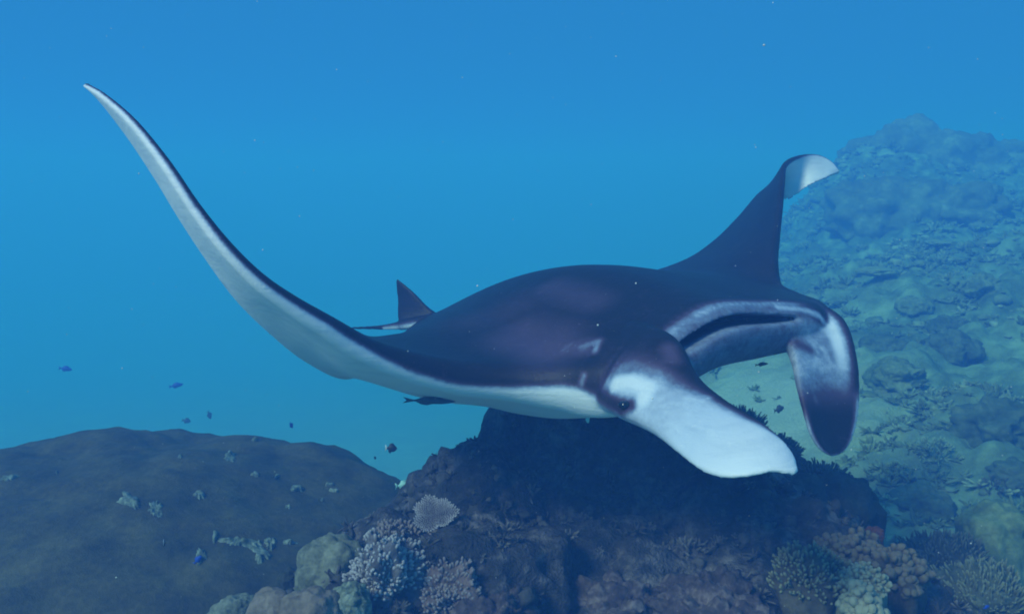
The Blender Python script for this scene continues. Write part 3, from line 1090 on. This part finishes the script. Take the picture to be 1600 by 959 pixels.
# every closed shell gets outward normals on its own
bmesh.ops.recalc_face_normals(bm, faces=bm.faces)
bm.normal_update()
bm.to_mesh(src)
bm.free()
SN = np.zeros(len(src.vertices) * 3, np.float32)
src.vertex_normals.foreach_get("vector", SN)
SN = SN.reshape(-1, 3)
tmp = bpy.data.objects.new("manta_tmp", src)
COL.objects.link(tmp)
md = tmp.modifiers.new("v", 'REMESH')
md.mode = 'VOXEL'
md.voxel_size = 0.0065
md2 = tmp.modifiers.new("s", 'SMOOTH')
md2.factor = 0.5
md2.iterations = 4
dg = bpy.context.evaluated_depsgraph_get()
ev = tmp.evaluated_get(dg)
body_me = bpy.data.meshes.new_from_object(ev)
bpy.data.objects.remove(tmp)
bpy.data.meshes.remove(src)
body_me.name = "body"
nv = len(body_me.vertices)
BV = np.zeros(nv * 3, np.float32)
body_me.vertices.foreach_get("co", BV)
BV = BV.reshape(-1, 3).astype(float)
BN = np.zeros(nv * 3, np.float32)
body_me.vertex_normals.foreach_get("vector", BN)
BN = BN.reshape(-1, 3)
# pigment from the nearest skin points of the source that look the same way
kd = KDTree(len(SV))
for i, v in enumerate(SV):
    kd.insert(v, i)
kd.balance()
pigm = np.zeros(nv)
SNl = SN.tolist()
BNl = BN.tolist()
for i in range(nv):
    n0_, n1_, n2_ = BNl[i]
    sw = sp_ = 0.0
    for (_, jx, d_) in kd.find_n(BV[i], 10):
        q = SNl[jx]
        dt = q[0] * n0_ + q[1] * n1_ + q[2] * n2_
        w_ = (max(dt, 0.0) ** 3 + 1e-5) / (d_ * d_ + 4e-5)
        sw += w_
        sp_ += w_ * SP[jx]
    pigm[i] = sp_ / sw
polys = np.zeros(len(body_me.loops), np.int32)
body_me.loops.foreach_get("vertex_index", polys)
BFACES = polys.reshape(-1, 4) if len(polys) == 4 * len(body_me.polygons) else None
BODY = BVHTree.FromPolygons(BV.tolist(), BFACES.tolist() if BFACES is not None else [tuple(p.vertices) for p in body_me.polygons])


def stroke(pts, r, val, mode='set', amount=1.0, soft=0.6, stretch=None):
    """paint a mark or a sheen into the skin along points of the surface; r in metres"""
    global pigm
    hits = []
    for (px, py) in pts:
        h, n = on_bvh(BODY, px, py)
        if h is not None:
            hits.append(np.array(h))
    if not hits:
        return
    if len(hits) == 1:
        D = np.linalg.norm(BV - hits[0], axis=1)
    else:
        D = np.full(nv, 9.0)
        for a, b_ in zip(hits[:-1], hits[1:]):
            ab = b_ - a
            q = np.clip(((BV - a) @ ab) / max(ab @ ab, 1e-9), 0, 1)
            D = np.minimum(D, np.linalg.norm(BV - (a + q[:, None] * ab), axis=1))
    w = (1 - smooth(r * (1 - soft), r, D)) * amount
    if mode == 'set':
        pigm = pigm * (1 - w) + val * w
    elif mode == 'max':
        pigm = np.maximum(pigm, val * w)
    else:
        pigm = pigm + val * w


STROKES = [
    # dark sweep coming down to the eye, pale patch above it
    ([(920, 598), (938, 618), (968, 635)], .047, 0.03, 'set', 1.0, .95),
    ([(972, 634), (988, 632)], .035, 0.05, 'set', .9, .9),
    ([(962, 600), (985, 596), (1012, 606), (1005, 622)], .042, 0.95, 'set', 1.0, .8),
    ([(975, 588), (1000, 580)], .05, 0.45, 'max', 1.0, 1.0),
    ([(1040, 600), (1075, 615), (1105, 622)], .03, 0.55, 'max', 1.0, 1.0),
    ([(912, 587), (908, 600)], .022, 0.5, 'max', .8, 1.0),
    # shoulder patch, and sheen on the back painted as a faint bloom
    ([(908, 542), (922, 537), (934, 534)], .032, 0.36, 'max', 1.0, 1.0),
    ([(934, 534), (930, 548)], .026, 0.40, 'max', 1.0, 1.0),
    # the pale rim running from the upper lip over the far corner of the head
    ([(1240, 505), (1275, 520), (1290, 555)], .055, 0.46, 'set', 1.0, .7),
    ([(1215, 480), (1250, 483), (1280, 493), (1303, 512), (1316, 545), (1321, 575)], .034, 0.68, 'max', 1.0, 1.0),
    ([(1285, 545), (1300, 570)], .05, 0.75, 'max', .8, 1.0),
    ([(1248, 538), (1266, 546)], .035, 0.12, 'set', .8, 1.0),
    ([(1262, 590), (1275, 625)], .03, 0.35, 'max', .8, 1.0),
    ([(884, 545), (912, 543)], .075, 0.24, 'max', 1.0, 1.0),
    ([(810, 530), (860, 545)], .20, 0.19, 'max', 1.0, 1.0),  # mid-back tone together with its sheen, put into the pigment
    ([(860, 450), (925, 470)], .13, 0.13, 'max', 1.0, 1.0),  # pale highlight over the back, painted as lighter skin
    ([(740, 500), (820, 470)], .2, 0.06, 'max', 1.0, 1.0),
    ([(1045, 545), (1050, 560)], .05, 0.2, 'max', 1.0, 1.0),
    # trailing margin of the wing, seen from below
    ([(352, 447), (392, 494), (436, 540), (486, 577)], .035, 0.60, 'set', .6, .9),
]
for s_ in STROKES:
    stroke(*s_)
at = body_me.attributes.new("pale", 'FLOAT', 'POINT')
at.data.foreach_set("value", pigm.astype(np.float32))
m = bpy.data.materials.new("manta_skin")
t, b = nodes(m)
pos = geo_pos(t)
a = t.nodes.new("ShaderNodeAttribute")
a.attribute_name = "pale"
nA = noise_node(t, 46, 5, 0.7, pos)
nB = noise_node(t, 5, 3, 0.5, pos)
nC = noise_node(t, 190, 2, 0.5, pos)
nD = noise_node(t, 13, 4, 0.6, pos)
j = math_node(t, 'ADD', math_node(t, 'MULTIPLY', math_node(t, 'SUBTRACT', nA, 0.5), 0.5), math_node(t, 'MULTIPLY', math_node(t, 'SUBTRACT', nD, 0.5), 0.55))
# jitter works only where the tone changes
e1 = math_node(t, 'MULTIPLY', a.outputs["Fac"], math_node(t, 'SUBTRACT', 1.0, a.outputs["Fac"]))
e2 = math_node(t, 'POWER', math_node(t, 'MULTIPLY', e1, 4.0, clamp=True), 3.5)
nS = noise_node(t, 120, 1, 0.4, pos)
spk = math_node(t, 'MULTIPLY', math_node(t, 'SUBTRACT', nS, 0.70, clamp=True), 1.6)
nW = noise_node(t, 26, 6, 0.75, pos, 1.2)
wear = math_node(t, 'MULTIPLY', math_node(t, 'SUBTRACT', nW, 0.56, clamp=True), 0.55)
f = math_node(t, 'ADD', a.outputs["Fac"], math_node(t, 'MULTIPLY', j, e2))
f = math_node(t, 'ADD', f, math_node(t, 'ADD', spk, wear))
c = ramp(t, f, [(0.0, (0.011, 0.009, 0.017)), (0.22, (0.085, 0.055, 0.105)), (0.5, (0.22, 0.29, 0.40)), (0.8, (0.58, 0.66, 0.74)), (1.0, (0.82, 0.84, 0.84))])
nE = noise_node(t, 9, 5, 0.6, pos, 0.6)
dk = ramp(t, math_node(t, 'ADD', math_node(t, 'MULTIPLY', nB, 0.5), math_node(t, 'MULTIPLY', nE, 0.5)), [(0.36, (0.76, 0.78, 0.84)), (0.62, (1.0, 1.0, 1.0))])
c = mixc(t, c, dk, math_node(t, 'SUBTRACT', 1.0, math_node(t, 'MULTIPLY', a.outputs['Fac'], 0.75, clamp=True)), 'MULTIPLY')
t.links.new(c, b.inputs["Base Color"])
b.inputs["Roughness"].default_value = 0.52
b.inputs["Specular IOR Level"].default_value = 0.28
mp = t.nodes.new("ShaderNodeMapping")
mp.inputs["Rotation"].default_value = (0.25, 0.35, 0.0)
mp.inputs["Scale"].default_value = (5, 5, 42)
t.links.new(pos, mp.inputs["Vector"])
nF = noise_node(t, 1.0, 4, 0.6, mp.outputs[0], 0.8)
crease = ramp(t, nF, [(0.36, (0.90, 0.92, 0.94)), (0.5, (1, 1, 1))])
c = mixc(t, c, crease, 1.0, 'MULTIPLY')
t.links.new(c, b.inputs["Base Color"])
hh_ = math_node(t, 'ADD', math_node(t, 'ADD', nC, nA), math_node(t, 'MULTIPLY', nE, 3.0))
bump(t, b, math_node(t, 'ADD', hh_, math_node(t, 'MULTIPLY', nF, 2.0)), 0.22, 0.006)
body_me.materials.clear()
body_me.materials.append(m)
MB = np.array((0.1, 3.5, 1.5))
body_me.vertices.foreach_set("co", (BV - MB).astype(np.float32).ravel())
body_me.polygons.foreach_set("use_smooth", np.ones(len(body_me.polygons), bool))
body_me.update()
manta = empty("manta_ray", tuple(MB))
tag(manta, "huge black and white manta ray gliding past with both wings raised", "manta ray")
bo = bpy.data.objects.new("body", body_me)
COL.objects.link(bo)
bo.parent = manta
h, n = on_bvh(BODY, 977, 632)
V, Fc = ico(3)
mk("eye", V * np.array((.021, .018, .012)) + np.array(h) + np.array(n) * 0.0, Fc, M['eye'], parent=manta)
h, n = on_bvh(BODY, 1236, 498)
mk("gill_pore", V * np.array((.012, .010, .006)) + np.array(h), Fc, M['eye'], parent=manta)


# ------------------------------------------------------------------ fish
def fish(name, px, py, d, Lpx, aspect, yaw, tilt, mat, label, cat="fish", tailmat=None, slim=0.5, group=None):
    L = Lpx / F * d
    Hh = L * aspect / 2
    prof = [(0, .06), (.05, .34), (.14, .68), (.28, .95), (.42, 1.0), (.56, .88), (.68, .62), (.78, .32), (.82, .24)]
    V, T = [], []
    ns = 14
    for (x, h) in prof:
        for k in range(ns):
            a = 2 * math.pi * k / ns
            V.append((L * (0.5 - x), math.sin(a) * Hh * h * slim, math.cos(a) * Hh * h))
    Fq = []
    for i in range(len(prof) - 1):
        for k in range(ns):
            Fq.append((i * ns + k, i * ns + (k + 1) % ns, (i + 1) * ns + (k + 1) % ns, (i + 1) * ns + k))
    Fq.append(tuple(range(ns))[::-1])
    nb = len(Fq)

    def fin(pts, th=0.012):
        o_ = len(V)
        n_ = len(pts)
        for s_ in (-1, 1):
            for (x, z) in pts:
                V.append((L * (0.5 - x), s_ * L * th, Hh * z))
        Fq.append(tuple(range(o_, o_ + n_)))
        Fq.append(tuple(range(o_ + 2 * n_ - 1, o_ + n_ - 1, -1)))
        for i in range(n_):
            j_ = (i + 1) % n_
            Fq.append((o_ + j_, o_ + i, o_ + n_ + i, o_ + n_ + j_))
    fin([(.22, .8), (.36, 1.42), (.60, 1.30), (.74, .42), (.5, .7)])
    fin([(.42, -.85), (.54, -1.40), (.66, -1.15), (.75, -.35), (.6, -.6)])
    nt0 = len(Fq)
    fin([(.80, .22), (1.0, .95), (.93, .0), (1.0, -.95), (.80, -.22)])
    V = np.array(V)
    Rm = np.array(Matrix.Rotation(yaw, 3, 'Z') @ Matrix.Rotation(tilt, 3, 'Y'))
    c = P(px, py, d)
    me = mesh_from(name, V @ Rm.T, Fq, mat)
    if tailmat is not None:
        me.materials.append(tailmat)
        for p in me.polygons[nt0:]:
            p.material_index = 1
    o = bpy.data.objects.new(name, me)
    o.location = c
    COL.objects.link(o)
    return tag(o, label, cat, group)


PI = math.pi
fish("reef_fish", 611, 700, 4.6, 19, .62, 0.15, 0.1, M['fish_dark'], "small black fish with a white tail left of the boulder", tailmat=M['fish_white'])
fish("reef_fish", 630, 758, 4.4, 26, .46, 0.2, -0.05, M['fish_pale'], "pale turquoise fish at the end of the brown coral mound")
fish("reef_fish", 455, 664, 6.5, 13, .5, 1.2, 0.9, M['fish_blue'], "bright blue fish hanging above the brown coral mound")
fish("reef_fish", 275, 602, 10.0, 22, .3, 0.3, -0.15, M['fish_blue'], "faint blue fish in open water under the near wing")
fish("reef_fish", 102, 576, 10.5, 20, .35, 0.3, 0.2, M['fish_blue'], "faint blue fish in open water near the left edge")
fish("reef_fish", 291, 657, 10.5, 14, .5, 0.5, 0.3, M['fish_grey'], "faint grey fish just above the brown mound, left of its twin")
fish("reef_fish", 327, 648, 10.5, 15, .5, 1.1, 1.2, M['fish_grey'], "faint grey fish just above the brown mound, head down")
fish("reef_fish", 1217, 639, 6.8, 19, .5, 0.3, -0.25, M['fish_slate'], "dark grey fish over the sand between the two head fins")
fish("reef_fish", 309, 874, 3.6, 17, .45, 0.4, -0.75, M['fish_blue'], "deep blue fish beside a white scar on the brown mound")
fish("reef_fish", 256, 848, 3.7, 17, .55, 1.9, 0.5, M['fish_dark'], "black fish with white tail in front of the brown mound", tailmat=M['fish_white'])
fish("reef_fish", 1541, 948, 3.1, 13, .4, 0.3, -0.3, M['fish_blue'], "tiny blue fish over the bushy coral in the corner")
fish("reef_fish", 586, 715, 4.9, 7, .5, 1.0, 0.8, M['fish_dark'], "tiny dark fish below the black fish with white tail")
fish("remora", 671, 626, 2.9, 82, .12, 0.08, 0.05, M['fish_slate'], "long dark remora clinging beneath the near wing", "remora")
fish("remora", 918, 654, 2.85, 16, .5, 0.9, 1.2, M['fish_pale'], "pale stubby remora hanging under the manta's throat", "remora")
fish("remora", 1190, 569, 3.02, 22, .22, 0.1, -0.1, M['fish_slate'], "small dark remora under the lower jaw between the head fins", "remora")

# ------------------------------------------------------------------ drifting plankton specks
parts = []
iv, if_ = ico(1)
for i in range(650):
    d = RNG.uniform(0.7, 6.0)
    p = P(RNG.uniform(-100, 1700), RNG.uniform(-60, 1000), d)
    if p[2] < 0.9:
        continue
    r = RNG.uniform(0.0005, 0.0013) * (0.4 + 0.42 * d) * (0.4 + 0.9 * RNG.random() ** 3)
    parts.append((p + iv * r * RNG.uniform(.6, 1.5, 3), if_, np.zeros(len(iv))))
V, Fc, T = join(parts)
tag(mk("plankton", V, Fc, M['speck']), "fine pale specks of plankton drifting in the water", "plankton", kind="stuff")

# ------------------------------------------------------------------ the water itself: one even volume
V = np.array([(x, y, zz) for x in (-75, 75) for y in (-75, 75) for zz in (-9.5, 5.0)], float)
Fc = np.array([(0, 1, 3, 2), (4, 6, 7, 5), (0, 4, 5, 1), (2, 3, 7, 6), (0, 2, 6, 4), (1, 5, 7, 3)])
hm = bpy.data.materials.new("water_volume")
hm.use_nodes = True
t = hm.node_tree
t.nodes.clear()
out = t.nodes.new("ShaderNodeOutputMaterial")
pv = t.nodes.new("ShaderNodeVolumePrincipled")
pv.inputs["Color"].default_value = (*HAZE_COLOR, 1)
pv.inputs["Absorption Color"].default_value = (*HAZE_ABSORB, 1)
pv.inputs["Density"].default_value = HAZE_DENSITY
pv.inputs["Anisotropy"].default_value = 0.0
t.links.new(pv.outputs[0], out.inputs["Volume"])
hz = mk("haze", V, Fc, hm, base=(0, 0, 0), smooth_=False)
tag(hz, "blue sea water that fades everything far away", kind="stuff")
print("manta verts", nv)
